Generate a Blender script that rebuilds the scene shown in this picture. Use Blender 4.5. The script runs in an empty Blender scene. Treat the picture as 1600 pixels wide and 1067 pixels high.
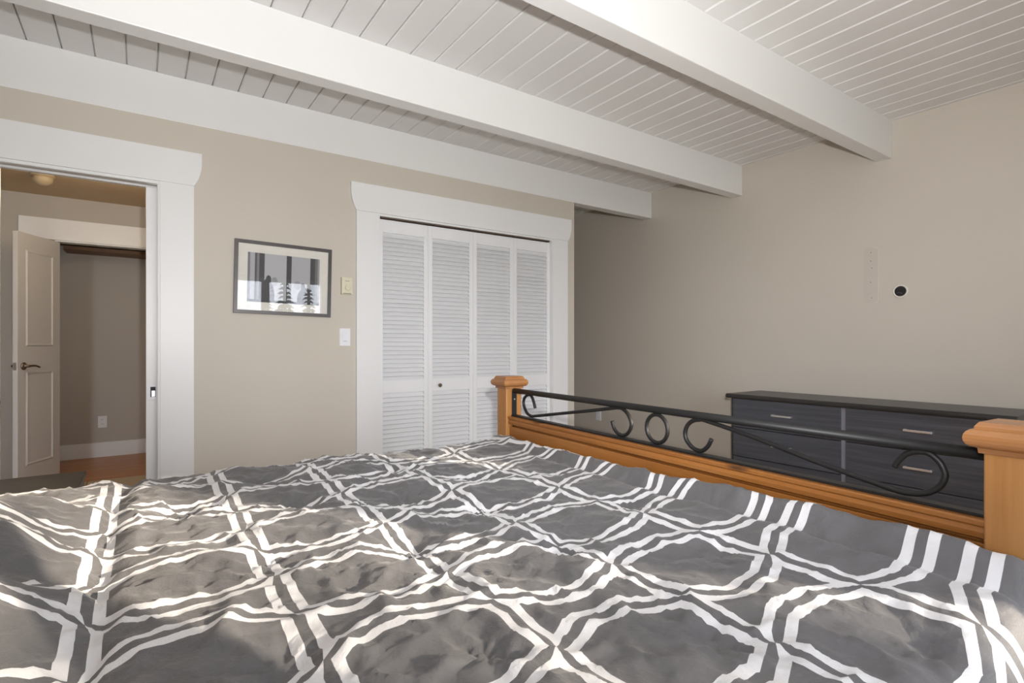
import bpy, bmesh, math, random
import numpy as np
from mathutils import Vector, Matrix, noise
random.seed(7)
C = bpy.context.scene.collection
R = math.radians
CAMH = 1.10
FPX, HOR = 835.0, 541.0
SA, CA = 0.82081, 0.57120      # sine / cosine of the angle between view axis and the closet wall

# ------------------------------------------------------------------ camera, world, sun, flash, exposure
cam_d = bpy.data.cameras.new('camera'); cam = bpy.data.objects.new('camera', cam_d); C.objects.link(cam)
cam.location = (0, 0, CAMH); cam.rotation_euler = (R(90), 0, -math.atan2(CA, SA))
cam_d.sensor_width = 36; cam_d.lens = FPX / 1600 * 36; cam_d.shift_y = (HOR - 533.5) / 1600
cam_d.clip_start = 0.02
bpy.context.scene.camera = cam
vs = bpy.context.scene.view_settings
vs.view_transform = 'Standard'; vs.look = 'None'; vs.gamma = 1; vs.use_curve_mapping = False
vs.exposure = 0.71

world = bpy.data.worlds.new('sky'); bpy.context.scene.world = world; world.use_nodes = True
bg = world.node_tree.nodes['Background']; bg.inputs['Color'].default_value = (0.87, 0.91, 1.0, 1); bg.inputs['Strength'].default_value = 5.5

SUN_DIR = Vector((-0.6, 1.0, -0.335)).normalized()
sun_d = bpy.data.lights.new('sun', 'SUN'); sun = bpy.data.objects.new('sun', sun_d); C.objects.link(sun)
sun.rotation_euler = SUN_DIR.to_track_quat('-Z', 'Y').to_euler(); sun.location = (9, -15, 8)
sun_d.energy = 9.5; sun_d.angle = R(0.6); sun_d.color = (1.0, 0.86, 0.68)

# hot-shoe flash of the photographer, tilted up at the ceiling
fl_d = bpy.data.lights.new('flash', 'SPOT'); fl = bpy.data.objects.new('flash', fl_d); C.objects.link(fl)
fl.location = (0.08 * SA, -0.08 * CA, CAMH + 0.18)
fl.rotation_euler = Vector((CA, SA, 0.62)).to_track_quat('-Z', 'Y').to_euler()
fl_d.energy = 155; fl_d.spot_size = R(135); fl_d.spot_blend = 0.75; fl_d.shadow_soft_size = 0.025; fl_d.color = (1.0, 0.985, 0.985)

def portal(x0, x1, z0, z1, y, x=None):
    d = bpy.data.lights.new('window_portal', 'AREA'); o = bpy.data.objects.new('window_portal', d); C.objects.link(o)
    d.shape = 'RECTANGLE'; d.size = x1 - x0; d.size_y = z1 - z0; d.cycles.is_portal = True
    o.location = ((x0 + x1) / 2, y, (z0 + z1) / 2); o.rotation_euler = (R(90), 0, 0)
    if x is not None: o.location = (x, (x0 + x1) / 2, (z0 + z1) / 2); o.rotation_euler = (R(90), 0, R(-90))
portal(0.62, 2.35, 0.06, 2.10, -1.46); portal(2.98, 3.56, 0.95, 2.10, -1.46); portal(-1.15, 0.15, 0.90, 2.10, 0, -1.01)

# ------------------------------------------------------------------ pixel helpers (1600 x 1067 frame)
def on_y(px, py, Y):
    u = (px - 800) / FPX; s = Y / (SA - CA * u); return (SA * u + CA) * s, (HOR - py) / FPX * s + CAMH
def on_x(px, py, X):
    u = (px - 800) / FPX; s = X / (SA * u + CA); return (SA - CA * u) * s, (HOR - py) / FPX * s + CAMH

# ------------------------------------------------------------------ material helpers
class E:
    """tiny expression wrapper over Math nodes"""
    nt = None
    def __init__(s, v): s.v = v
    @staticmethod
    def op(o, *a):
        n = E.nt.nodes.new('ShaderNodeMath'); n.operation = o
        for i, x in enumerate(a):
            x = x.v if isinstance(x, E) else x
            if isinstance(x, (int, float)): n.inputs[i].default_value = x
            else: E.nt.links.new(x, n.inputs[i])
        return E(n.outputs[0])
    def __add__(s, o): return E.op('ADD', s, o)
    def __radd__(s, o): return E.op('ADD', o, s)
    def __sub__(s, o): return E.op('SUBTRACT', s, o)
    def __rsub__(s, o): return E.op('SUBTRACT', o, s)
    def __mul__(s, o): return E.op('MULTIPLY', s, o)
    def __rmul__(s, o): return E.op('MULTIPLY', o, s)
    def __truediv__(s, o): return E.op('DIVIDE', s, o)
    def lt(s, o): return E.op('LESS_THAN', s, o)
    def gt(s, o): return E.op('GREATER_THAN', s, o)
def emin(a, b): return E.op('MINIMUM', a, b)
def emax(a, b): return E.op('MAXIMUM', a, b)

def new_mat(name):
    m = bpy.data.materials.new(name); m.use_nodes = True
    return m, m.node_tree, m.node_tree.nodes['Principled BSDF']
def mixc(nt, fac, a, b):
    n = nt.nodes.new('ShaderNodeMix'); n.data_type = 'RGBA'
    if isinstance(fac, (int, float)): n.inputs[0].default_value = fac
    else: nt.links.new(fac, n.inputs[0])
    for i, c in ((6, a), (7, b)):
        if isinstance(c, tuple): n.inputs[i].default_value = (*c, 1)
        else: nt.links.new(c, n.inputs[i])
    return n.outputs[2]
def coords(nt, scale, kind='Object'):
    t = nt.nodes.new('ShaderNodeTexCoord'); mp = nt.nodes.new('ShaderNodeMapping'); mp.inputs['Scale'].default_value = scale
    nt.links.new(t.outputs[kind], mp.inputs['Vector']); return mp.outputs[0]
def noise_tex(nt, vec, scale, detail=3, rough=0.5, out='Fac'):
    n = nt.nodes.new('ShaderNodeTexNoise'); n.inputs['Scale'].default_value = scale; n.inputs['Detail'].default_value = detail
    n.inputs['Roughness'].default_value = rough; nt.links.new(vec, n.inputs['Vector']); return n.outputs[out]
def ramp(nt, fac, stops, interp='LINEAR'):
    n = nt.nodes.new('ShaderNodeValToRGB'); n.color_ramp.interpolation = interp
    el = n.color_ramp.elements
    while len(el) < len(stops): el.new(0.5)
    for e, (p, c) in zip(el, stops): e.position = p; e.color = (*c, 1)
    nt.links.new(fac, n.inputs[0]); return n.outputs[0]
def bump(nt, bsdf, h, strength, dist=0.002):
    b = nt.nodes.new('ShaderNodeBump'); b.inputs['Strength'].default_value = strength; b.inputs['Distance'].default_value = dist
    nt.links.new(h, b.inputs['Height']); nt.links.new(b.outputs[0], bsdf.inputs['Normal'])

def paint(name, col, rough=0.55, var=0.03, tex=0.12, scale=60):
    m, nt, b = new_mat(name); v = coords(nt, (1, 1, 1))
    n = noise_tex(nt, v, 1.7, 4)
    dark = tuple(c * (1 - var) for c in col); lite = tuple(min(1, c * (1 + var)) for c in col)
    nt.links.new(mixc(nt, n, dark, lite), b.inputs['Base Color']); b.inputs['Roughness'].default_value = rough
    bump(nt, b, noise_tex(nt, v, scale, 2), tex, 0.001); return m
def plain(name, col, rough=0.5, metal=0.0):
    m, nt, b = new_mat(name); v = coords(nt, (1, 1, 1))
    n = noise_tex(nt, v, 35, 3)
    nt.links.new(mixc(nt, n, tuple(c * .93 for c in col), tuple(min(1, c * 1.05) for c in col)), b.inputs['Base Color'])
    b.inputs['Roughness'].default_value = rough; b.inputs['Metallic'].default_value = metal; return m
def wood(name, c0, c1, c2, axis, rough=0.4, knots=True, grain=26, seed=0.0):
    """grain streaks run along the given object axis"""
    m, nt, b = new_mat(name)
    sc = [grain] * 3; sc[axis] = 1.1
    v = coords(nt, tuple(sc))
    n1 = noise_tex(nt, v, 1.0, 5, 0.6); n2 = noise_tex(nt, coords(nt, tuple(x * 3.3 for x in sc)), 1.0, 3, 0.6)
    f = E.nt = nt
    g = E(n1) * 0.7 + E(n2) * 0.3
    col = ramp(nt, g.v, [(0.30, c0), (0.50, c1), (0.70, c2)])
    if knots:
        ks = [7.0] * 3; ks[axis] = 2.6
        vo = nt.nodes.new('ShaderNodeTexVoronoi'); vo.inputs['Scale'].default_value = 1.0; vo.inputs['Randomness'].default_value = 1.0
        nt.links.new(coords(nt, tuple(ks)), vo.inputs['Vector'])
        k = ramp(nt, vo.outputs['Distance'], [(0.05, (1, 1, 1)), (0.13, (0, 0, 0))])
        col = mixc(nt, k, col, tuple(x * 0.35 for x in c0))
    nt.links.new(col, b.inputs['Base Color']); b.inputs['Roughness'].default_value = rough
    bump(nt, b, g.v, 0.15, 0.001); return m

M = {}
M['wall'] = paint('beige_wall_paint', (0.590, 0.545, 0.475), 0.6)
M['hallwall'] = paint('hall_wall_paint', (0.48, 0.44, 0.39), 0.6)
M['white'] = paint('white_trim_paint', (0.80, 0.80, 0.80), 0.38, 0.012, 0.06, 25)
M['ceil'] = paint('white_ceiling_paint', (0.76, 0.755, 0.75), 0.5, 0.015, 0.12, 30)
M['beam'] = paint('white_beam_paint', (0.79, 0.79, 0.785), 0.42, 0.015, 0.25, 14)
M['louver'] = paint('white_louver_paint', (0.80, 0.805, 0.815), 0.4, 0.01, 0.04, 25)
M['hallceil'] = paint('warm_lit_hall_ceiling', (0.50, 0.36, 0.21), 0.6)  # tan puts the warm hall light into the ceiling colour
M['halldoor'] = paint('off_white_door_paint', (0.68, 0.66, 0.63), 0.4, 0.01, 0.05)
M['pine'] = wood('pine_along_y', (0.21, 0.076, 0.015), (0.30, 0.115, 0.024), (0.37, 0.158, 0.040), 1)
M['pinez'] = wood('pine_upright', (0.31, 0.130, 0.034), (0.40, 0.183, 0.052), (0.46, 0.228, 0.075), 2)
M['cap'] = wood('pine_cap', (0.24, 0.10, 0.033), (0.34, 0.15, 0.052), (0.42, 0.205, 0.08), 1, 0.3, False)
M['floor'] = wood('laminate_floor', (0.36, 0.24, 0.13), (0.46, 0.32, 0.19), (0.52, 0.38, 0.24), 0, 0.4, False, 12)
M['orange_floor'] = wood('orange_plank_floor', (0.36, 0.13, 0.03), (0.47, 0.19, 0.05), (0.55, 0.25, 0.08), 0, 0.35, False, 14)
M['tile'] = paint('tan_floor_tile', (0.50, 0.38, 0.22), 0.4, 0.08)
M['shelfwood'] = wood('brown_shelf_wood', (0.16, 0.07, 0.02), (0.22, 0.10, 0.03), (0.28, 0.14, 0.05), 0, 0.5, False)
M['black_wood'] = wood('black_woodgrain_sky_tint', (0.042, 0.043, 0.052), (0.064, 0.067, 0.080), (0.098, 0.102, 0.122), 1, 0.36, False, 45)  # drawer fronts: base lightened and blued to carry the sky's reflection
M['black_top'] = wood('black_top', (0.018, 0.017, 0.017), (0.026, 0.025, 0.024), (0.036, 0.034, 0.032), 1, 0.33, False, 40)
M['grey_edge'] = plain('grey_divider_sheen', (0.20, 0.20, 0.24), 0.4)  # lighter grey paints in the reflection on the recessed divider
M['dark_brown'] = wood('dark_brown_wood', (0.020, 0.016, 0.012), (0.032, 0.025, 0.019), (0.045, 0.036, 0.028), 0, 0.35, False)
M['iron'] = plain('black_iron', (0.012, 0.012, 0.012), 0.48, 0.2)
M['chrome'] = plain('brushed_nickel', (0.85, 0.85, 0.86), 0.38, 1.0)
M['bronze'] = plain('aged_bronze', (0.22, 0.18, 0.14), 0.3, 0.9)
M['frame'] = plain('pewter_frame', (0.085, 0.078, 0.075), 0.35, 0.35)
M['mat'] = plain('picture_mat', (0.74, 0.71, 0.65), 0.8)
M['cream'] = plain('cream_plastic', (0.70, 0.66, 0.50), 0.45)
M['lampglass'] = plain('cream_lamp_glass', (0.50, 0.40, 0.26), 0.4)
M['plastic'] = plain('white_plastic', (0.82, 0.83, 0.86), 0.35)
M['darkhole'] = plain('hole_shade', (0.008, 0.008, 0.008), 0.6)  # flat black paints in the shade inside recesses, slots and the cable hole
M['screwhole'] = plain('screw_hole', (0.20, 0.17, 0.14), 0.8)
M['patch'] = paint('unpainted_patch', (0.565, 0.522, 0.458), 0.75)
M['grommet'] = plain('grommet_plastic', (0.74, 0.72, 0.64), 0.4)
M['darkvoid'] = plain('dark_track', (0.10, 0.065, 0.045), 0.6)
M['mattress'] = plain('mattress_cloth', (0.7, 0.7, 0.7), 0.9)
M['bark'] = plain('bark', (0.07, 0.05, 0.035), 0.9)
M['needles'] = plain('conifer_needles', (0.035, 0.06, 0.035), 0.8)
M['ground'] = paint('winter_lawn', (0.30, 0.31, 0.26), 0.9, 0.2)

m, nt, b = new_mat('window_glass')            # clear pane: see-through with mirror reflection by Fresnel
nt.nodes.remove(b)
tr = nt.nodes.new('ShaderNodeBsdfTransparent'); gl = nt.nodes.new('ShaderNodeBsdfGlossy'); gl.inputs['Roughness'].default_value = 0.0
fr = nt.nodes.new('ShaderNodeFresnel'); fr.inputs['IOR'].default_value = 1.5; mx = nt.nodes.new('ShaderNodeMixShader')
nt.links.new(fr.outputs[0], mx.inputs[0]); nt.links.new(tr.outputs[0], mx.inputs[1]); nt.links.new(gl.outputs[0], mx.inputs[2])
nt.links.new(mx.outputs[0], nt.nodes['Material Output'].inputs['Surface']); M['glass'] = m

def print_material():
    """black and white photograph: tall window bars with two pale heads and a dark figure; Generated x = along, z = up"""
    m, nt, b = new_mat('black_and_white_print'); E.nt = nt
    t = nt.nodes.new('ShaderNodeTexCoord'); sp = nt.nodes.new('ShaderNodeSeparateXYZ'); nt.links.new(t.outputs['Generated'], sp.inputs[0])
    x, z = E(sp.outputs[0]), E(sp.outputs[2])
    g = [(0, .20), (.03, .42), (.09, .10), (.12, .22), (.15, .07), (.22, .45), (.52, .06), (.59, .42), (.86, .07), (.93, .16), (.97, .32)]
    base = ramp(nt, x.v, [(p, (c, c, c * 1.03)) for p, c in g], 'CONSTANT')
    def blob(cx, cz, rx, rz):
        dx = (x - cx) / rx; dz = (z - cz) / rz
        return (dx * dx + dz * dz).lt(1.0)
    fig = emax(blob(.27, .12, .09, .38), blob(.28, .48, .035, .08))
    fig2 = emax(blob(.80, .10, .12, .26), blob(.76, .38, .03, .07))
    col = mixc(nt, emax(fig, fig2).v, base, (.06, .06, .065))
    col = mixc(nt, emax(blob(.36, .44, .045, .09), blob(.68, .40, .045, .09)).v, col, (.30, .30, .31))
    col = mixc(nt, z.lt(.05).v, col, (.05, .05, .055))
    nt.links.new(col, b.inputs['Base Color']); b.inputs['Roughness'].default_value = 0.7; return m
M['print'] = print_material()

PX, PY = 0.310, 0.1835       # trellis repeat of the comforter
def comforter_material():
    m, nt, b = new_mat('grey_trellis_comforter'); E.nt = nt
    uv = nt.nodes.new('ShaderNodeUVMap'); uv.uv_map = 'UVMap'; sp = nt.nodes.new('ShaderNodeSeparateXYZ'); nt.links.new(uv.outputs[0], sp.inputs[0])
    wob = coords(nt, (1, 1, 1)); wn = E(noise_tex(nt, wob, 9, 2)) - 0.5
    X = E(sp.outputs[0]) - 0.85 + wn * 0.006; Y = E(sp.outputs[1]) - 0.47 + wn * 0.005
    p, q = X / PX, Y / PY
    i, j = E.op('FLOOR', p), E.op('FLOOR', q)
    x, y = (p - i) * PX, (q - j) * PY
    par = E.op('FLOORED_MODULO', i + j, 2.0)                 # 1 = octagon cell, 0 = hourglass cell
    xe = emin(x, PX - x)
    c = emin(xe * 0.42, 0.042)                               # bulge of the long edges
    c = emin(c, xe * 0.9)
    ins_up = par * 0                                         # placeholder keeps node order readable
    lo, hi = y.lt(c), y.gt(PY - c)
    star = (1 - par) * (1 - lo) * (1 - hi)
    k = 0.93
    d_star = emin(xe, emin((y - c) * k, (PY - y - c) * k))
    yo = y + (1 - par) * lo * PY - (1 - par) * hi * PY       # octagon coordinate when inside a neighbour's bulge
    d_oct = emin(xe, emin((yo + c) * k, (PY + c - yo) * k))
    node_d = E.op('SQRT', xe * xe + emin(y, PY - y) * emin(y, PY - y))
    gs = emin(node_d * 0.25, 0.0095)
    w_star = d_star.gt(gs) * d_star.lt(0.0285)
    w_oct = d_oct.gt(0.0095) * d_oct.lt(0.0285)
    white = star * w_star + (1 - star) * w_oct
    weave = noise_tex(nt, coords(nt, (1, 1, 1), 'UV'), 900, 1)
    grey = mixc(nt, noise_tex(nt, wob, 3, 3), (0.114, 0.112, 0.117), (0.135, 0.133, 0.137))
    col = mixc(nt, white.v, grey, (0.74, 0.74, 0.755))
    nt.links.new(col, b.inputs['Base Color']); b.inputs['Roughness'].default_value = 0.62
    b.inputs['Sheen Weight'].default_value = 0.15; b.inputs['Sheen Roughness'].default_value = 0.4
    fine = noise_tex(nt, coords(nt, (1, 1, 1)), 55, 4, 0.6)
    rg = nt.nodes.new('ShaderNodeTexNoise'); rg.noise_type = 'RIDGED_MULTIFRACTAL'; rg.normalize = True
    rg.inputs['Scale'].default_value = 5.5; rg.inputs['Detail'].default_value = 4; rg.inputs['Distortion'].default_value = 0.7
    nt.links.new(coords(nt, (1.0, 1.5, 1.0)), rg.inputs['Vector'])
    bump(nt, b, (E(fine) * 0.30 + E(weave) * 0.02 + E(rg.outputs['Fac']) * 1.2).v, 0.75, 0.013)
    return m
M['comforter'] = comforter_material()

# ------------------------------------------------------------------ mesh helpers
class MB:
    def __init__(s): s.v, s.f, s.smooth = [], [], []
    def add(s, vs, fs, smooth=False):
        o = len(s.v); s.v += [tuple(p) for p in vs]; s.f += [tuple(o + k for k in f) for f in fs]; s.smooth += [smooth] * len(fs); return s
    def box(s, x0, x1, y0, y1, z0, z1):
        vs = [(x, y, z) for z in (z0, z1) for y in (y0, y1) for x in (x0, x1)]
        return s.add(vs, [(0, 2, 3, 1), (4, 5, 7, 6), (0, 1, 5, 4), (2, 6, 7, 3), (0, 4, 6, 2), (1, 3, 7, 5)])
    def prism(s, pts, axis, a0, a1, smooth=False):
        """closed 2-D outline extruded along axis; outline coordinates are the two other axes in x,y,z order"""
        def mk(p, a):
            l = [p[0], p[1]]; l.insert(axis, a); return tuple(l)
        n = len(pts); vs = [mk(p, a0) for p in pts] + [mk(p, a1) for p in pts]
        s.add(vs, [tuple(range(n))[::-1], tuple(range(n, 2 * n))])
        return s.add(vs, [(k, (k + 1) % n, n + (k + 1) % n, n + k) for k in range(n)], smooth)
    def tube(s, pts, r, n=10, closed=False):
        P = [Vector(p) for p in pts]; N = len(P); rings = []; up = None
        for k in range(N):
            a = P[(k - 1) % N] if closed or k > 0 else P[k]; c = P[(k + 1) % N] if closed or k < N - 1 else P[k]
            t = (c - a).normalized()
            if up is None: up = t.orthogonal().normalized()
            up = (up - t * up.dot(t)).normalized(); w = t.cross(up)
            rings.append([P[k] + (up * math.cos(2 * math.pi * q / n) + w * math.sin(2 * math.pi * q / n)) * r for q in range(n)])
        vs = [p for rg in rings for p in rg]; fs = []
        for k in range(N if closed else N - 1):
            for q in range(n):
                fs.append((k * n + q, k * n + (q + 1) % n, ((k + 1) % N) * n + (q + 1) % n, ((k + 1) % N) * n + q))
        s.add(vs, fs, True)
        if not closed: s.add(rings[0], [tuple(range(n))[::-1]]); s.add(rings[-1], [tuple(range(n))])
        return s
    def lathe(s, prof, n=24, origin=(0, 0, 0), axis=2):
        """profile of (radius, height) turned around the axis"""
        vs = []
        for r, h in prof:
            for q in range(n):
                a = 2 * math.pi * q / n; l = [r * math.cos(a), r * math.sin(a)]; l.insert(axis, h)
                vs.append(tuple(l[i] + origin[i] for i in range(3)))
        fs = [(k * n + q, k * n + (q + 1) % n, (k + 1) * n + (q + 1) % n, (k + 1) * n + q) for k in range(len(prof) - 1) for q in range(n)]
        s.add(vs, fs, True); s.add(vs[:n], [tuple(range(n))[::-1]]); s.add(vs[-n:], [tuple(range(n))]); return s
    def mesh(s, name, mat):
        me = bpy.data.meshes.new(name); me.from_pydata(s.v, [], s.f)
        me.polygons.foreach_set('use_smooth', s.smooth)
        bm = bmesh.new(); bm.from_mesh(me); bmesh.ops.remove_doubles(bm, verts=bm.verts, dist=1e-6)
        bmesh.ops.recalc_face_normals(bm, faces=bm.faces); bm.to_mesh(me); bm.free()
        if mat: me.materials.append(mat)
        me.update(); return me
    def build(s, name, mat, parent=None, bevel=0.0, seg=2):
        return link(name, s.mesh(name, mat), parent, bevel, seg)
def link(name, me, parent=None, bevel=0.0, seg=2):
    o = bpy.data.objects.new(name, me); C.objects.link(o); o.parent = parent
    if bevel:
        md = o.modifiers.new('bevel', 'BEVEL'); md.width = bevel; md.segments = seg; md.limit_method = 'ANGLE'; md.angle_limit = R(40)
        md.harden_normals = False
    return o
def empty(name, loc=(0, 0, 0), rz=0):
    o = bpy.data.objects.new(name, None); C.objects.link(o); o.location = loc; o.rotation_euler = (0, 0, rz); o.empty_display_size = .1; return o
def tag(o, label, cat, group=None, kind=None):
    o['label'] = label; o['category'] = cat
    if group: o['group'] = group
    if kind: o['kind'] = kind
    return o
def struct(o, label, cat): return tag(o, label, cat, kind='structure')
def B(*a): return MB().box(*a)
def smooth_path(pts, per=8):
    """Catmull-Rom through 2-D or 3-D points"""
    P = [Vector(p) for p in pts]; P = [2 * P[0] - P[1]] + P + [2 * P[-1] - P[-2]]; out = []
    for k in range(1, len(P) - 2):
        a, b, c, d = P[k - 1:k + 3]
        for q in range(per):
            t = q / per
            out.append(0.5 * ((2 * b) + (c - a) * t + (2 * a - 5 * b + 4 * c - d) * t * t + (3 * b - a - 3 * c + d) * t ** 3))
    return out + [P[-2]]

# ------------------------------------------------------------------ the room shell
XL, XR, YB, YF = -0.95, 4.15, -1.40, 3.55       # head wall, dresser wall, window wall, closet wall
ZC, ZB = CAMH + 1.515, CAMH + 1.265            # ceiling boards, underside of beams
CORN = 3.137                                   # outer corner of the closet wall
HEAD0, HEAD1 = 2.012, 2.20                     # head casings

fl_o = MB().box(XL, XR, YB, 3.60, -0.1, 0).box(1.0, XR, 3.60, 5.5, -0.1, 0).build('floor', M['floor']); struct(fl_o, 'light brown laminate floor of the bedroom', 'floor')
w = MB()
w.box(XL, -0.60, YF, 3.67, 0, ZB).box(-0.60, 0.60, YF, 3.67, 2.03, ZB).box(0.60, 1.34, YF, 3.67, 0, ZB)
w.box(0.115, 0.60, YF, 3.575, 0, 2.03).box(0.115, 0.60, 3.64, 3.67, 0, 2.03)       # pocket for the sliding door
w.box(1.34, 2.895, YF, 3.67, 2.03, ZB).box(2.895, CORN, YF, 3.67, 0, ZB).box(XL, CORN, 3.655, 3.67, ZB, ZC + .02)
struct(w.build('wall_left', M['wall']), 'beige wall with doorway and white louvered closet', 'wall')
struct(B(XR, XR + .1, YB - .1, 5.6, 0, ZC + .1).build('wall_right', M['wall']), 'plain beige wall behind the black dresser', 'wall')
w = MB().box(XL - .1, XL, YB - .1, -1.15, 0, ZC + .1).box(XL - .1, XL, -1.15, .15, 0, .90).box(XL - .1, XL, -1.15, .15, 2.10, ZC + .1).box(XL - .1, XL, .15, 3.67, 0, ZC + .1)
struct(w.build('wall_head', M['wall']), 'beige wall behind the head of the bed', 'wall')
w = MB()
WIN = [(0.62, 2.35, 0.04, 2.10), (2.98, 3.56, 0.95, 2.10)]
w.box(XL, 0.62, YB - .1, YB, 0, ZC).box(0.62, 2.35, YB - .1, YB, 2.10, ZC).box(0.62, 2.35, YB - .1, YB, 0, 0.04)
w.box(2.35, 2.98, YB - .1, YB, 0, ZC).box(2.98, 3.56, YB - .1, YB, 0, .95).box(2.98, 3.56, YB - .1, YB, 2.10, ZC).box(3.56, XR, YB - .1, YB, 0, ZC)
struct(w.build('wall_back', M['wall']), 'beige wall with glass door and window facing the garden', 'wall')
w = MB(); w.box(CORN - .1, CORN, 3.67, 5.5, 0, ZC).box(CORN - .1, XR, 5.5, 5.6, 0, ZC)
struct(w.build('wall_alcove', M['wall']), 'beige walls of the recess beside the closet', 'wall')
w = MB(); w.box(1.0, CORN - .1, 4.35, 4.40, 0, 2.45).box(1.0, 1.05, 3.67, 4.35, 0, 2.45).box(1.0, CORN - .1, 3.67, 4.40, 2.45, 2.5)
struct(w.build('wall_closet', M['hallwall']), 'inside walls of the closet behind the louvered doors', 'wall')

# ceiling: a roof deck that carries tongue and groove boards
ceil = B(XL - .1, XR + .1, YB - .1, 5.6, ZC + .018, ZC + .12).build('ceiling', M['ceil']); struct(ceil, 'white tongue and groove board ceiling', 'ceiling')
PW = 0.1347; x0 = 2.0966 - PW * 23
n = int((XR - x0) / PW) + 1
g = 0.0055
plank_me = MB().prism([(g * .35, .02), (g * .35, .006), (g * 1.3, 0), (PW - g * 1.3, 0), (PW - g * .35, .006), (PW - g * .35, .02)], 1, YB, 5.5).mesh('plank', M['ceil'])
for k in range(n):
    o = link('plank', plank_me, ceil); o.location = (x0 + k * PW, 0, ZC + random.uniform(-.0006, .0006))

def beam(y, x_end=XR):
    mb = MB(); N = 60; hw = 0.048
    o = mb.box(XL, x_end, y, y + 2 * hw, ZB, ZC + .004).build('ceiling_beam', M['beam'], None, 0.004, 2); return o
for y, lab in ((3.547, 'white ceiling beam lying on top of the closet wall'), (2.578, 'middle white ceiling beam, ending above the right wall left of the thick near beam'),
               (1.49, 'nearest large white ceiling beam crossing the upper right'), (0.39, 'white ceiling beam above the near edge of the bed'), (-0.55, 'white ceiling beam closest to the window wall')):
    tag(beam(y), lab, 'beam', 'white ceiling beams', 'structure')

# ------------------------------------------------------------------ casings, jambs, closet, pocket door
def header(x0, x1, name, label):
    """head casing with ends that sweep inwards towards the bottom"""
    t = 0.038; L = []
    for k in range(7):
        q = k / 6; L.append((x0 + t * (q ** 2.2), HEAD1 - .05 - (HEAD1 - .05 - HEAD0) * q))
    Rr = [(x0 + x1 - p[0], p[1]) for p in L[::-1]]
    pts = [(x0, HEAD1)] + L + Rr + [(x1, HEAD1)]
    struct(MB().prism(pts, 1, YF - .026, YF).build(name, M['white'], None, .0015), label, 'trim')
header(-0.775, 0.291, 'trim_1', 'white head casing over the bedroom doorway')
header(1.152, 3.087, 'trim_2', 'white head casing over the louvered closet')
def board(name, label, *a): return struct(B(*a).build(name, M['white'], None, .0015), label, 'trim')
board('trim_3', 'white casing right of the bedroom doorway', 0.09, 0.252, YF - .02, YF, 0, HEAD0)
board('trim_4', 'white casing left of the bedroom doorway', -0.737, -0.577, YF - .02, YF, 0, HEAD0)
board('trim_5', 'white casing left of the closet doors', 1.190, 1.352, YF - .02, YF, 0, HEAD0)
board('trim_6', 'white casing right of the closet doors', 2.883, 3.048, YF - .02, YF, 0, HEAD0)
jm = MB().box(-0.60, -0.575, YF - .012, 3.67, 0, 2.03).box(-.575, .09, YF - .012, 3.578, 1.995, 2.03).box(-.575, .09, 3.637, 3.67, 1.995, 2.03)
jm.box(.078, .118, YF - .012, 3.578, 0, 2.0).box(.084, .118, 3.637, 3.67, 0, 2.0).box(.082, .09, YF - .017, YF - .012, 0, 2.0).box(-.575, .082, YF - .017, YF - .012, 1.995, 2.003)
struct(jm.build('trim_7', M['white'], None, .001), 'white jamb lining of the bedroom doorway', 'trim')
jm = MB().box(1.34, 1.354, YF - .008, 3.67, 0, 2.03).box(2.881, 2.895, YF - .008, 3.67, 0, 2.03).box(1.354, 2.881, YF - .008, YF + .01, 2.0, 2.03).box(1.354, 2.881, 3.64, 3.67, 1.98, 2.03)
struct(jm.build('trim_8', M['white'], None, .001), 'white jamb lining of the closet opening', 'trim')
trk = B(1.356, 2.879, 3.575, 3.60, 1.994, 2.012).build('trim_9', M['darkvoid']); struct(trk, 'dark sliding track above the closet doors', 'trim')

pd = B(.0265, .55, 3.592, 3.626, .012, 1.985).build('door_1', M['white'], None, .0015); struct(pd, 'white pocket door mostly slid into the wall', 'door')
fp = B(.031, .073, 3.588, 3.592, .80, .885).build('flush_pull', M['plastic'], pd, .001)
B(.047, .071, 3.5865, 3.590, .818, .874).build('pull_recess', M['darkhole'], fp)
B(.052, .069, 3.5855, 3.589, .820, .853).build('latch_button', M['chrome'], fp, .001)
hg = B(-.575, -.569, 3.60, 3.63, .74, .84).build('strike_plate', M['chrome'], None); hg['label'] = 'small strike plate on the left jamb of the bedroom doorway'; hg['category'] = 'strike plate'

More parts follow.
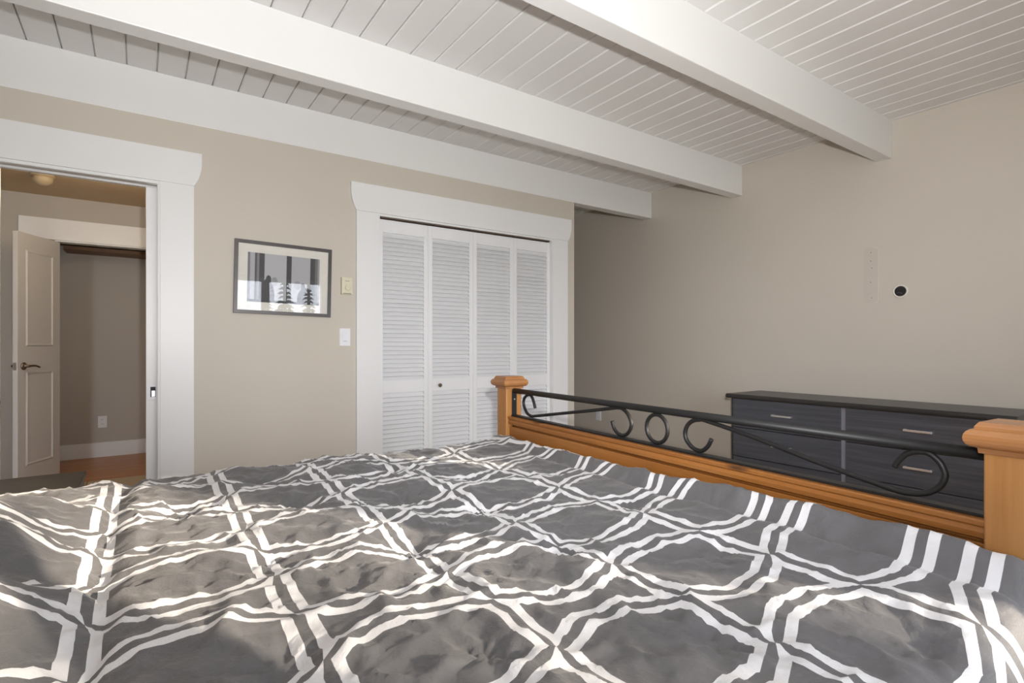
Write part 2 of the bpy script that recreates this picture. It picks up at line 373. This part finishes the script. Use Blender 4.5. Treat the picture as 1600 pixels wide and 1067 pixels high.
# four louvered bifold leaves: door > leaf > slats
closet = empty('door_2', (2.117, 3.575, 0)); struct(closet, 'white louvered bifold closet doors in four leaves', 'door')
LW = 0.3815; ST = 0.034
zt, zm1, zm0, zb, ztop = 1.897, 0.858, 0.770, 0.14, 1.985
SP = 0.0309
tilt = R(52)
slat_me = MB().prism([(-.0205, -.003), (.0205, -.003), (.0213, 0), (.0205, .003), (-.0205, .003), (-.0213, 0)], 0, ST - .004, LW - ST + .004).mesh('slat', M['louver'])
for k in range(4):
    lx = 1.3555 + k * 0.3825 - 2.117
    mb = MB(); d0, d1 = 0.0, .028
    mb.box(0, ST, d0, d1, .012, ztop).box(LW - ST, LW, d0, d1, .012, ztop)
    mb.box(ST, LW - ST, d0, d1, zt, ztop).box(ST, LW - ST, d0, d1, zm0, zm1).box(ST, LW - ST, d0, d1, .012, zb)
    leaf = mb.build('leaf', M['louver'], closet, .0015); leaf.location = (lx, 0, 0)
    for a, bz in ((zm1, zt), (zb, zm0)):
        cnt = int(round((bz - a) / SP)); st = (bz - a) / cnt
        for q in range(cnt):
            s = link('slat', slat_me, leaf); s.location = (0, .0145, a + st * (q + .5)); s.rotation_euler = (tilt + R(random.uniform(-2.5, 2.5)), 0, 0)
    if k == 1:
        kb = MB().lathe([(.006, 0), (.006, -.012), (.011, -.016), (.0145, -.022), (.013, -.028), (.006, -.031)], 20, (.087, 0, .812), 1).build('knob', M['bronze'], leaf)
        kb['label'] = 'small round dark metal knob'

# baseboards
def baseboard(name, label, *a): struct(B(*a).build(name, M['white'], None, .003), label, 'baseboard')
baseboard('baseboard_left', 'white baseboard between doorway and closet', .252, 1.190, YF - .014, YF, 0, .14)
baseboard('baseboard_right', 'white baseboard along the dresser wall', XR - .014, XR, YB, 5.5, 0, .13)
baseboard('baseboard_head', 'white baseboard behind the head of the bed', XL, XL + .014, YB, YF, 0, .13)

# window wall: glass door and window
def window(name, x0, x1, z0, z1, mull, label):
    o = empty(name, ((x0 + x1) / 2, YB - .05, z0)); struct(o, label, 'window'); ox, oy, oz = o.location
    fr = MB(); t = .05
    fr.box(x0 - ox, x1 - ox, -.04, .05, 0, t).box(x0 - ox, x1 - ox, -.04, .05, z1 - z0 - t, z1 - z0)
    fr.box(x0 - ox, x0 - ox + t, -.04, .05, t, z1 - z0 - t).box(x1 - ox - t, x1 - ox, -.04, .05, t, z1 - z0 - t)
    for a, c in mull: fr.box(a - ox, c - ox, -.03, .04, t, z1 - z0 - t)
    fr.build('window_frame', M['white'], o)
    edges = [x0 + t] + [q for m_ in mull for q in m_] + [x1 - t]
    for a, c in zip(edges[0::2], edges[1::2]): B(a - ox, c - ox, .0, .006, t, z1 - z0 - t).build('pane', M['glass'], o)
window('window_1', .62, 2.35, .04, 2.10, [(1.455, 1.56)], 'white framed sliding glass door to the garden')
window('window_2', 2.98, 3.56, .95, 2.10, [], 'white framed single window beside the glass door')

o = empty('added_window', (XL - .05, -.5, .90)); struct(o, 'unseen white framed window added behind the head of the bed to light the dresser wall', 'window')  # unseen window, added to light the right wall and dresser
fr = MB().box(-.05, .04, -.65, .65, 0, .05).box(-.05, .04, -.65, .65, 1.15, 1.20).box(-.05, .04, -.65, -.60, .05, 1.15).box(-.05, .04, .60, .65, .05, 1.15).box(-.03, .03, -.03, .03, .05, 1.15)
fr.build('window_frame', M['white'], o)
for a, c in ((-.60, -.03), (.03, .60)): B(0, .006, a, c, .05, 1.15).build('pane', M['glass'], o)

# ------------------------------------------------------------------ hall beyond the doorway
HZ = CAMH + 1.285
struct(B(-1.25, 1.0, 3.60, 5.55, -.1, -.012).build('floor_hall', M['tile']), 'tan tiled floor of the hall', 'floor')
fh = bpy.data.objects['floor_hall']
tile_me = B(.002, .448, .002, .388, -.012, 0).mesh('tile', M['tile'])
for i in range(5):
    for j in range(5):
        t = link('tile', tile_me, fh); t.location = (-1.25 + .45 * i, 5.55 - .39 * (j + 1), 0)
struct(B(-1.25, 1.0, 5.55, 6.72, -.1, 0).build('floor_closet', M['orange_floor']), 'orange wood floor beyond the hall', 'floor')
struct(B(-1.25, 1.0, 3.67, 6.72, HZ, HZ + .05).build('ceiling_hall', M['hallceil']), 'hall ceiling with warm light put into its tan colour', 'ceiling')
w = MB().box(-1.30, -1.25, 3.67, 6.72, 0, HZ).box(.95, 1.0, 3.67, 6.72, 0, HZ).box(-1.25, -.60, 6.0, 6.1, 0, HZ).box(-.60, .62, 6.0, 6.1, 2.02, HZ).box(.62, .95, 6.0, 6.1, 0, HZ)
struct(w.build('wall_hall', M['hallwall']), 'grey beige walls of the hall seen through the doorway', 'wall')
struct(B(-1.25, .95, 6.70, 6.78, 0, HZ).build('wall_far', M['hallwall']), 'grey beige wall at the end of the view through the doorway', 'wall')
struct(B(-.83, .85, 5.975, 6.0, 2.01, 2.19).build('trim_10', M['white'], None, .002), 'white head casing over the far opening in the hall', 'trim')
struct(MB().box(-.60, -.585, 5.99, 6.1, 0, 2.01).box(-.585, .60, 5.99, 6.1, 2.0, 2.02).box(.60, .615, 5.99, 6.1, 0, 2.01).build('trim_11', M['white']), 'white jamb of the far opening in the hall', 'trim')
struct(B(-1.2, .9, 6.686, 6.70, 0, .145).build('baseboard_far', M['white'], None, .003), 'white baseboard at the end of the view through the doorway', 'baseboard')
tag(B(-.58, .60, 6.40, 6.70, 2.0, 2.03).build('closet_shelf', M['shelfwood']), 'brown wooden shelf just under the far opening head', 'shelf')

hd = empty('door_3', (-.58, 5.985, 0), 0); struct(hd, 'off-white panel door standing open in the hall', 'door')
ang = math.atan2(-.43, -.21); hd.rotation_euler = (0, 0, ang)          # local +x runs from hinge to free edge; local +y faces the viewer side
LWD = .478
leaf = B(0, LWD, -.0175, .0175, .012, 1.99).build('leaf', M['halldoor'], hd, .002)
for sgn in (1,):
    for z0, z1 in ((1.10, 1.86), (.16, .90)):
        x0_, x1_ = .085, LWD - .085; t = .022
        y0_, y1_ = .0175, .0245
        mo = MB()
        ring = lambda a: [(x0_ + a, z0 + a), (x1_ - a, z0 + a), (x1_ - a, z1 - a), (x0_ + a, z1 - a)]
        r0, r1, r2 = ring(0), ring(t * .5), ring(t)
        vs_ = [(p[0], y0_, p[1]) for p in r0] + [(p[0], y1_, p[1]) for p in r1] + [(p[0], y0_, p[1]) for p in r2]
        fs_ = [(a * 4 + k, a * 4 + (k + 1) % 4, (a + 1) * 4 + (k + 1) % 4, (a + 1) * 4 + k) for a in range(2) for k in range(4)]
        mo.add(vs_, fs_); mo.build('panel_molding', M['halldoor'], leaf)
for s_ in (1, -1):
    lv = MB().lathe([(.030, .0175), (.030, .024), (.022, .030), (.010, .034), (.010, .062)], 20, (0, 0, 0), 1)
    lv.tube(smooth_path([(0, .058, 0), (-.03, .062, .002), (-.07, .060, .0), (-.115, .056, -.012)], 5), .008, 8)
    if s_ < 0: lv.v = [(p[0], -p[1], p[2]) for p in lv.v]
    o = lv.build('door_lever', M['bronze'], leaf); o.location = (LWD - .06, 0, .945); o['label'] = 'dark bronze lever handle'
B(LWD, LWD + .003, -.011, .011, .915, .975).build('latch_plate', M['chrome'], leaf)

def outlet(name, loc, rz, label):
    o = empty(name, loc, rz); tag(o, label, 'outlet')
    B(-.036, .036, -.006, 0, -.058, .058).build('cover_plate', M['plastic'], o, .002)
    for z in (.022, -.022):
        r = B(-.017, .017, -.008, -.006, z - .014, z + .014).build('receptacle', M['plastic'], o, .001)
        for x in (-.006, .006): B(x - .0012, x + .0012, -.0084, -.008, z - .003, z + .006).build('slot', M['darkhole'], r)
    return o
outlet('wall_outlet', (-.308, 6.70, .348), 0, 'white wall outlet beyond the doorway, above the far baseboard')
outlet('wall_outlet', (XR, 4.29, .342), R(-90), 'white wall outlet low on the wall seen through the footboard scrollwork')

o = empty('ceiling_lamp', (-.60, 5.30, HZ)); tag(o, 'small cream dome lamp on the hall ceiling', 'lamp')
MB().lathe([(.075, 0), (.075, -.012), (.06, -.016)], 24).build('lamp_base', M['lampglass'], o)
MB().lathe([(.062, -.012), (.066, -.03), (.055, -.055), (.03, -.072), (.004, -.078)], 24).build('lamp_shade', M['lampglass'], o)
hl_d = bpy.data.lights.new('hall_fill_light', 'POINT'); hl = bpy.data.objects.new('hall_fill_light', hl_d); C.objects.link(hl)
hl.location = (-.2, 4.7, HZ - .25); hl_d.energy = 7; hl_d.color = (1.0, .82, .60); hl_d.shadow_soft_size = .12  # warm fill added to brighten the hall, apart from the dome lamp

# ------------------------------------------------------------------ bed
TH = R(-3.63)
bed = empty('bed', (1.426, .3355, 0), TH); tag(bed, 'pine bed with square posts and black iron scroll footboard', 'bed')
FW = 1.871                                      # clear width between the foot posts
def post(v, zt_, hw=.045):
    p = MB().box(-hw, hw, v - hw, v + hw, 0, zt_ - .055).build('post', M['pinez'], bed, .004)
    def sq(a, z): return [(-a, v - a, z), (a, v - a, z), (a, v + a, z), (-a, v + a, z)]
    prof = [(.051, -.062), (.052, -.052), (.056, -.050)]
    for k in range(9):
        a = -math.pi / 2 + math.pi * k / 8; prof.append((.056 + .0145 * math.cos(a), -.032 + .018 * math.sin(a)))
    prof += [(.056, -.012), (.056, -.009), (.050, 0)]
    mb = MB(); vs_ = [q for a, z in prof for q in sq(a, zt_ + z)]
    fs_ = [(k * 4 + q, k * 4 + (q + 1) % 4, k * 4 + 4 + (q + 1) % 4, k * 4 + 4 + q) for k in range(len(prof) - 1) for q in range(4)]
    mb.add(vs_, fs_).add(sq(.050, zt_), [(0, 1, 2, 3)]).add(sq(.051, zt_ - .062), [(3, 2, 1, 0)])
    c = mb.build('post_cap', M['cap'], p); c['label'] = 'square moulded cap of the post'
    return p
ZCAP = CAMH - .151
post(-.045, ZCAP); post(FW + .045, ZCAP)
ZW = CAMH - .350                                # top of the wooden footboard rail
mould = [(-.022, ZW - .042), (-.032, ZW - .038), (-.034, ZW - .026), (-.030, ZW - .016), (-.036, ZW - .012), (-.037, ZW - .003), (-.033, ZW),
         (.033, ZW), (.037, ZW - .003), (.036, ZW - .012), (.030, ZW - .016), (.034, ZW - .026), (.032, ZW - .038), (.022, ZW - .042)]
MB().prism(mould, 1, 0, FW).build('footboard_rail', M['pine'], bed, .001)
MB().box(-.027, .027, 0, FW, .30, ZW - .049).box(-.010, .010, 0, FW, ZW - .05, ZW - .04).build('footboard_panel', M['pine'], bed, .002)
iron = MB().tube([(0, .002, CAMH - .2225), (0, FW - .002, CAMH - .2225)], .0125, 16)
iron.build('iron_rail', M['iron'], bed)
B(-.016, .016, 0, FW, ZW, ZW + .007).build('iron_base_bar', M['iron'], bed, .001)
for v0, v1 in ((0, .006), (FW - .006, FW)):
    br = B(-.013, .013, v0, v1, ZW + .007, CAMH - .2225).build('iron_bracket', M['iron'], bed, .001)
    MB().lathe([(.004, 0), (.004, .002)], 10, (0, v1 if v0 == 0 else v0 - .002, CAMH - .265), 1).build('screw', M['chrome'], br)
ct, stn = math.cos(-TH), math.sin(-TH)
def foot_plane(px, py):
    """pixel -> (v, z) on the upright plane through the footboard's middle"""
    u = (px - 800) / FPX; dx, dy, dz = SA * u + CA, SA - CA * u, (HOR - py) / FPX
    nx, ny = ct, -stn                           # plane normal = bed local x axis
    s = (nx * 1.426 + ny * .3355) / (nx * dx + ny * dy)
    X, Y = dx * s - 1.426, dy * s - .3355
    return X * stn + Y * ct, dz * s + CAMH
S1 = [(836.2, 637.6), (834.1, 628.5), (831, 620), (826.8, 616.9), (821.3, 619.4), (818.5, 624.8), (818.2, 630.9), (820.1, 638.2), (824.3, 646.2), (830.4, 650.0), (837.7, 649.8),
      (873, 646.3), (910, 642.8), (948.7, 638.7), (965, 637), (973, 639), (981.3, 647.1), (986.5, 660.1), (985.3, 669.9), (979.6, 678), (973.1, 680.1), (965.8, 677.2), (960.1, 669.9), (956.4, 657.7)]
S2 = [(1111.7, 686.1), (1106.4, 696.7), (1099, 703.2), (1091.8, 704), (1082, 699.1), (1073, 687.7), (1070.6, 676.4), (1073.9, 665), (1082, 657.7), (1093.4, 655.7), (1103, 657.2),
      (1180, 684), (1273.7, 720.6), (1367.5, 754.4), (1405, 767.1), (1427.5, 770.7), (1450, 769.4), (1468.7, 760), (1476.2, 746.9), (1476.2, 737.5), (1468.7, 722.5), (1451.9, 708.4), (1435, 705.6), (1418.1, 708.4), (1406.9, 716.9), (1397.5, 729)]
for S in (S1, S2):
    pts = [(0, *foot_plane(*p)) for p in S]
    MB().tube(smooth_path(pts, 6), .0070, 10).build('iron_scroll', M['iron'], bed)
v_, z_ = foot_plane(1026.4, 668.3); rr = (CAMH - .2225 - .0105 - (ZW + .007)) / 2 - .006
z_ = (CAMH - .2225 - .0105 + ZW + .007) / 2
MB().tube([(0, v_ + rr * math.cos(2 * math.pi * k / 40), z_ + rr * math.sin(2 * math.pi * k / 40)) for k in range(40)], .0070, 10, True).build('iron_ring', M['iron'], bed)
# rest of the bed: mattress, side rails, plain headboard at the head wall
B(-2.08, -.055, -.03, 1.90, .30, .565).build('mattress', M['mattress'], bed, .05, 4)
B(-2.09, -.02, -.035, -.005, .22, .38).build('side_rail', M['pinez'], bed, .004); B(-2.09, -.02, FW + .005, FW + .035, .22, .38).build('side_rail', M['pinez'], bed, .004)
for v in (-.045, FW + .045): MB().box(-2.18, -2.09, v - .045, v + .045, 0, 1.15).build('head_post', M['pinez'], bed, .004)
B(-2.15, -2.12, 0, FW, .30, 1.08).build('headboard_panel', M['pine'], bed, .003)

# ------------------------------------------------------------------ comforter
def comforter():
    BT = CAMH - .485                          # lying height of the cloth
    da = .0105
    A = np.arange(-2.0665, -.047 + 1e-6, da)
    prof = []                                  # across the bed: (b on plan, drop, path length)
    r, b0, b1, hang = .080, -.045, 1.905, .36
    L = []
    s = -(hang + r * math.pi / 2)
    while s < (b1 - b0) + hang + r * math.pi / 2:
        L.append(s); s += da
    arc = r * math.pi / 2
    for s in L:
        if s < 0:
            t = -s
            if t < arc: a_ = t / r; prof.append((b0 - r * math.sin(a_), r * (1 - math.cos(a_)), b0 + s))
            else: prof.append((b0 - r, r + t - arc, b0 + s))
        elif s > b1 - b0:
            t = s - (b1 - b0)
            if t < arc: a_ = t / r; prof.append((b1 + r * math.sin(a_), r * (1 - math.cos(a_)), b0 + s))
            else: prof.append((b1 + r, r + t - arc, b0 + s))
        else: prof.append((b0 + s, 0, b0 + s))
    tufts = [(.83, .98), (.45, .71), (.79, .53), (1.06, .34), (1.09, .75), (.54, 1.18), (.19, .88), (.24, 1.31), (1.01, 1.69), (1.22, 1.11), (.70, 1.60), (.40, 1.75), (.10, 1.85), (.86, 1.37), (1.28, 1.55), (.12, .48), (.80, 2.02), (.35, 2.12)]
    rnd = random.Random(3); tp = [(x, y, rnd.uniform(0, 6.28), rnd.randint(7, 10), rnd.uniform(.6, 1.15)) for x, y in tufts]
    cT, sT = math.cos(TH), math.sin(TH)
    vs_, uvs = [], []
    nv = noise.noise
    for a in A:
        for bb, drop, path in prof:
            # world-plan coordinate of the cloth (pattern and wrinkles live here)
            wx = 1.426 + a * cT - path * sT; wy = .3355 + a * sT + path * cT
            flat = max(0.0, 1 - drop / .10)
            h = 0.0
            h += .015 * nv(Vector((wx * 2.4, wy * 2.0, 1.3))) + .012 * nv(Vector((wx * 5.5 + wy * 1.2, wy * 3.0, 4.1)))
            h += .007 * nv(Vector((wx * 11 + wy * 5, wy * 7 - wx * 3, 9.7))) + .0035 * nv(Vector((wx * 24 + wy * 9, wy * 17 - wx * 8, 3.7)))
            rid = 1 - abs(nv(Vector((wx * 5.0 - wy * 2.2, wy * 3.2 + wx * .8, 21.0)))) * 2.2
            h += .010 * max(0, rid) ** 2
            rid = 1 - abs(nv(Vector((wx * 9.0 + wy * 6.0, wy * 7 - wx * 4.0, 33.0)))) * 2.4
            h += .0095 * max(0, rid) ** 3
            rid = 1 - abs(nv(Vector((wx * 17.0 - wy * 9.0, wy * 12 + wx * 7.0, 43.0)))) * 2.6
            h += .0055 * max(0, rid) ** 3
            for tx, ty, ph, kk, am in tp:
                dx, dy = wx - tx, wy - ty; r2 = dx * dx + dy * dy
                if r2 < .09:
                    rr_ = math.sqrt(r2); th = math.atan2(dy, dx)
                    h -= am * .020 * math.exp(-r2 / .0022)
                    h -= am * .010 * math.exp(-r2 / .012)
                    h += am * .0075 * math.sin(kk * th + ph + 2 * math.sin(th + ph)) * math.exp(-rr_ / .07) * min(1, rr_ / .02)
            h *= (0.55 + .45 * min(1, max(0, (1.25 - wx) / .5)))          # calmer towards the foot
            h = h * flat
            # cloth pushed up into a roll against the footboard
            k = .42 + .58 * min(1, max(0, (1.75 - bb) / 1.5))
            ramp_ = math.exp(-((a + .08) / .20) ** 2) if a < -.08 else 1.0
            h += flat * k * (.036 * ramp_ + .046 * math.exp(-((a + .068) / .027) ** 2) - .012 * math.exp(-((a + .125) / .016) ** 2))
            # pillows under the cloth at the head end
            pa = -1.575 + .03 * math.sin(bb * 3.0)
            tt = min(1, max(0, (pa - a) / .27)); tt = tt * tt * (3 - 2 * tt)
            edge = min(1, max(0, (bb + .02) / .15)) * min(1, max(0, (1.62 - bb) / .36)); mid = 1 - .45 * math.exp(-((bb - .95) / .07) ** 2)
            h += tt * .135 * (edge ** .5) * mid
            h -= flat * .020 * math.exp(-((a - pa - .015) / .028) ** 2)
            # hanging sides wave in and out
            out = 0.0
            if drop > .02:
                out = min(1, drop / .25) * (.022 * math.sin(wx * 13 + 2 * nv(Vector((wx * 3, bb, 2)))) + .010 * nv(Vector((wx * 9, drop * 3, bb))))
                out *= -1 if bb < 1 else 1
            vs_.append((a, bb + out, BT + h - drop)); uvs.append((wx, wy))
    nb = len(prof); fs_ = []
    for i in range(len(A) - 1):
        for j in range(nb - 1): fs_.append((i * nb + j, (i + 1) * nb + j, (i + 1) * nb + j + 1, i * nb + j + 1))
    me = bpy.data.meshes.new('comforter'); me.from_pydata(vs_, [], fs_)
    uvl = me.uv_layers.new(name='UVMap'); idx = np.empty(len(me.loops), dtype=np.int32); me.loops.foreach_get('vertex_index', idx)
    uvl.data.foreach_set('uv', np.array(uvs, dtype=np.float32)[idx].ravel())
    me.polygons.foreach_set('use_smooth', [True] * len(fs_)); me.materials.append(M['comforter']); me.update()
    o = bpy.data.objects.new('comforter', me); C.objects.link(o); o.location = bed.location; o.rotation_euler = bed.rotation_euler
    sd = o.modifiers.new('thickness', 'SOLIDIFY'); sd.thickness = .012; sd.offset = -1
    return o
tag(comforter(), 'grey comforter with white geometric trellis pattern spread over the bed', 'comforter')

# ------------------------------------------------------------------ nightstand
ns = empty('nightstand', (-.43, 2.765, 0)); tag(ns, 'dark brown nightstand beyond the far side of the bed', 'nightstand')
B(-.235, .235, -.255, .255, .525, .55).build('top', M['dark_brown'], ns, .004)
MB().box(-.215, .215, -.235, .235, .08, .525).build('body', M['dark_brown'], ns, .002)
for z in (.10, .32):
    d = B(.215, .230, -.215, .215, z, z + .195).build('drawer', M['dark_brown'], ns, .002)
    MB().lathe([(.006, .230), (.006, .244), (.012, .248), (.012, .254)], 14, (0, 0, z + .1), 0).build('knob', M['chrome'], d)
for x in (-.195, .195):
    for y in (-.215, .215): B(x - .02, x + .02, y - .02, y + .02, 0, .08).build('leg', M['dark_brown'], ns)

# ------------------------------------------------------------------ dresser
DX = 3.70; Y0, Y1 = .79, 2.388; YM = 1.60; DT = .742
dr = empty('dresser', (DX, (Y0 + Y1) / 2, 0)); tag(dr, 'long black woodgrain dresser with silver pulls against the right wall', 'dresser'); oy = (Y0 + Y1) / 2
D = XR - .015 - DX
nose = [(-.028, DT - .022)]
for k in range(7):
    a = math.pi * 1.5 - math.pi * k / 6; nose.append((-.022 + .014 * math.cos(a), DT - .017 + .017 * math.sin(a)))
nose = [(D, DT - .034), (D, DT)] + nose[::-1][:-1]
MB().prism(nose, 1, Y0 - oy - .03, Y1 - oy + .03).build('top', M['black_top'], dr, .006, 3)
MB().box(.018, D, Y0 - oy, Y1 - oy, .05, DT - .034).box(.03, D - .03, Y0 - oy + .02, Y1 - oy - .02, 0, .05).build('body', M['black_top'], dr, .001)
B(.0, .018, Y1 - oy - .012, Y1 - oy, .05, DT - .036).build('side_edge', M['black_top'], dr); B(.0, .018, Y0 - oy, Y0 - oy + .012, .05, DT - .036).build('side_edge', M['black_top'], dr)
B(.004, .018, YM - oy - .013, YM - oy + .013, .05, DT - .036).build('divider', M['grey_edge'], dr)
for c0, c1 in ((Y0 - oy + .014, YM - oy - .015), (YM - oy + .015, Y1 - oy - .014)):
    for k in range(3):
        z1 = .706 - k * .2175; z0 = z1 - .2115
        d = B(-.002, .016, c0, c1, z0, z1).build('drawer', M['black_wood'], dr, .0015)
        yc, zc = (c0 + c1) / 2, (z0 + z1) / 2 + .008
        hb = MB().box(-.028, -.022, yc - .070, yc + .070, zc - .0065, zc + .0065)
        for e in (-1, 1): hb.box(-.024, -.002, yc + e * .064 - .006, yc + e * .064 + .006, zc - .0065, zc + .0065)
        hb.build('pull', M['chrome'], d, .0015)

# ------------------------------------------------------------------ picture, thermostat, switch, wall marks
pic = empty('picture_frame', (.739, YF, 1.514)); pic.rotation_euler = (0, R(1.15), 0); tag(pic, 'framed black and white photograph in a dark frame on the beige wall', 'picture')
W2, H2 = .2835, .2205; t = .0205
fm = MB()
fm.prism([(-W2, -H2), (W2, -H2), (W2 - t, -H2 + t), (-W2 + t, -H2 + t)], 1, -.022, -.001).prism([(-W2, H2), (-W2 + t, H2 - t), (W2 - t, H2 - t), (W2, H2)], 1, -.022, -.001)
fm.prism([(-W2, -H2), (-W2 + t, -H2 + t), (-W2 + t, H2 - t), (-W2, H2)], 1, -.022, -.001).prism([(W2, -H2), (W2, H2), (W2 - t, H2 - t), (W2 - t, -H2 + t)], 1, -.022, -.001)
fm.build('frame', M['frame'], pic, .001)
B(-W2 + t, W2 - t, -.010, -.004, -H2 + t, H2 - t).build('mat_board', M['mat'], pic)
B(-.2105, .2095, -.0112, -.010, -.148, .150).build('photo_print', M['print'], pic)
B(-W2 + t, W2 - t, -.016, -.014, -H2 + t, H2 - t).build('glass', M['glass'], pic)

th = empty('thermostat', (1.124, YF, 1.500)); tag(th, 'cream dial thermostat on the wall left of the closet', 'thermostat')
B(-.036, .036, -.028, 0, -.057, .057).build('housing', M['cream'], th, .003)
MB().lathe([(.019, -.028), (.019, -.034), (.016, -.036)], 24, (.004, 0, -.012), 1).build('dial', M['cream'], th)
B(-.012, .014, -.0286, -.028, .030, .033).build('label_strip', M['screwhole'], th)
for k in range(6): B(-.026 + .009 * k, -.021 + .009 * k, -.0286, -.028, -.054, -.048).build('vent_slot', M['darkhole'], th)
sw = empty('light_switch', (1.116, YF, 1.161)); tag(sw, 'white rocker light switch below the thermostat', 'light switch')
B(-.036, .036, -.006, 0, -.058, .058).build('cover_plate', M['plastic'], sw, .002)
rk = B(-.0165, .0165, -.010, -.006, -.033, .033).build('rocker', M['plastic'], sw, .0015)
B(-.012, .012, -.0104, -.010, -.028, -.026).build('indicator', M['screwhole'], rk)

mp = empty('wall_patch', (XR, 1.616, 1.588)); tag(mp, 'unpainted upright patch with screw holes on the right wall', 'wall patch')
pts = []
for cx, cz, a0 in ((.033, .178, 0), (-.033, .178, 90), (-.033, -.178, 180), (.033, -.178, 270)):
    for k in range(5): a = R(a0 + 22.5 * k); pts.append((cx * .67 + .023 * math.cos(a), cz * .935 + .023 * math.sin(a)))
MB().prism(pts, 0, -.0012, 0).build('bare_area', M['patch'], mp)
ridge = [(-.0016, p[0], p[1]) for p in pts if p[0] < .02]
MB().tube(smooth_path(ridge, 2), .0013, 6).build('paint_ridge', M['grommet'], mp)
for y, z in ((1.6165, 1.7475), (1.6165, 1.6894), (1.610, 1.6405), (1.618, 1.5426), (1.612, 1.434)):
    MB().lathe([(.0035, -.0018), (.0035, 0)], 10, (0, y - 1.616, z - 1.588), 0).build('screw_hole', M['screwhole'], mp)
gm = empty('cable_grommet', (XR, 1.441, 1.466)); tag(gm, 'round cable hole with pale ring on the right wall', 'cable grommet')
MB().lathe([(.0445, 0), (.0445, -.003), (.040, -.006), (.034, -.005), (.034, 0)], 28, (0, 0, 0), 0).build('ring', M['grommet'], gm)
MB().lathe([(.0345, -.0005), (.0345, -.0028)], 28, (0, 0, 0), 0).build('hole', M['darkhole'], gm)
MB().tube(smooth_path([(-.003, .02, -.012), (-.007, .004, -.010), (-.006, -.012, -.018)], 5), .004, 8).build('cable_end', M['frame'], gm)

# ------------------------------------------------------------------ garden outside the window wall (seen mirrored in the picture glass)
struct(B(-40, 40, -70, YB - .12, -3.2, -3.0).build('ground', M['ground']), 'winter lawn outside the window wall', 'ground')
def conifer(x, y, h, rad, label, seed):
    rn = random.Random(seed); o = empty('conifer', (x, y, -3.0)); tag(o, label, 'tree', 'trees in the garden')
    MB().tube([(0, 0, 0), (0, 0, h * .5), (0, 0, h)], .09, 7).build('trunk', M['bark'], o)
    mb = MB(); z = h * .12
    while z < h * .98:
        rr_ = rad * (1 - z / h) ** .85
        for k in range(9):
            a = rn.uniform(0, 6.28); l = rr_ * rn.uniform(.7, 1.1); d = Vector((math.cos(a), math.sin(a), 0)); s_ = Vector((-d.y, d.x, 0)); wv = .10 + l * .16
            p0 = Vector((0, 0, z)); p1 = d * l * .55 + Vector((0, 0, z - l * .10)); p2 = d * l + Vector((0, 0, z - l * .30))
            mb.add([p0, p1 + s_ * wv, p2, p1 - s_ * wv, p1 + Vector((0, 0, .10))], [(0, 1, 4), (1, 2, 4), (2, 3, 4), (3, 0, 4)])
        z += h * .022 + .05
    mb.build('foliage', M['needles'], o)
conifer(6.5, -24, 8.3, 2.0, 'tall conifer in the garden, left of the pair', 1); conifer(8.5, -27, 8.0, 2.2, 'conifer in the garden beside the tallest one', 2)
conifer(6.9, -31, 7.4, 2.0, 'short conifer at the back of the garden', 4)
def leafy(x, y, z0, h, rad, label, seed, nleaf):
    rn = random.Random(seed); o = empty('garden_tree', (x, y, -3.0)); tag(o, label, 'tree', 'trees in the garden')
    tk = MB().tube([(0, 0, 0), (.05, .02, 2.5), (0, 0, z0 + h * .6)], .11, 8)
    cl = []
    for k in range(16):
        a = rn.uniform(0, 6.28); zz = rn.uniform(z0, z0 + h * .75); rr_ = rad * rn.uniform(.5, 1.0)
        e = Vector((math.cos(a) * rr_, math.sin(a) * rr_, zz + rn.uniform(.1, .6))); tk.tube([(0, 0, zz - .3), tuple(e * .5 + Vector((0, 0, zz * .5 - .05))), tuple(e)], .025, 5); cl.append(e)
    tk.build('trunk', M['bark'], o)
    mb = MB()
    for k in range(nleaf):
        c = rn.choice(cl); p = c + Vector((rn.gauss(0, .33), rn.gauss(0, .33), rn.gauss(0, .28)))
        d = Vector((rn.uniform(-1, 1), rn.uniform(-1, 1), rn.uniform(-.6, .6))).normalized(); s_ = d.orthogonal().normalized(); l = rn.uniform(.08, .16)
        mb.add([p - d * l, p + s_ * l * .5, p + d * l, p - s_ * l * .5], [(0, 1, 2, 3)])
    f = mb.build('foliage', M['needles'], o); f['kind'] = 'stuff'
leafy(8.75, -12.0, 4.9, 3.8, 1.7, 'dense leafy tree in the garden that shades the foot of the bed', 5, 1000)
leafy(10.2, -17.0, 7.6, 3.8, 1.8, 'sparse leafy tree in the garden that dapples the bed', 8, 330)
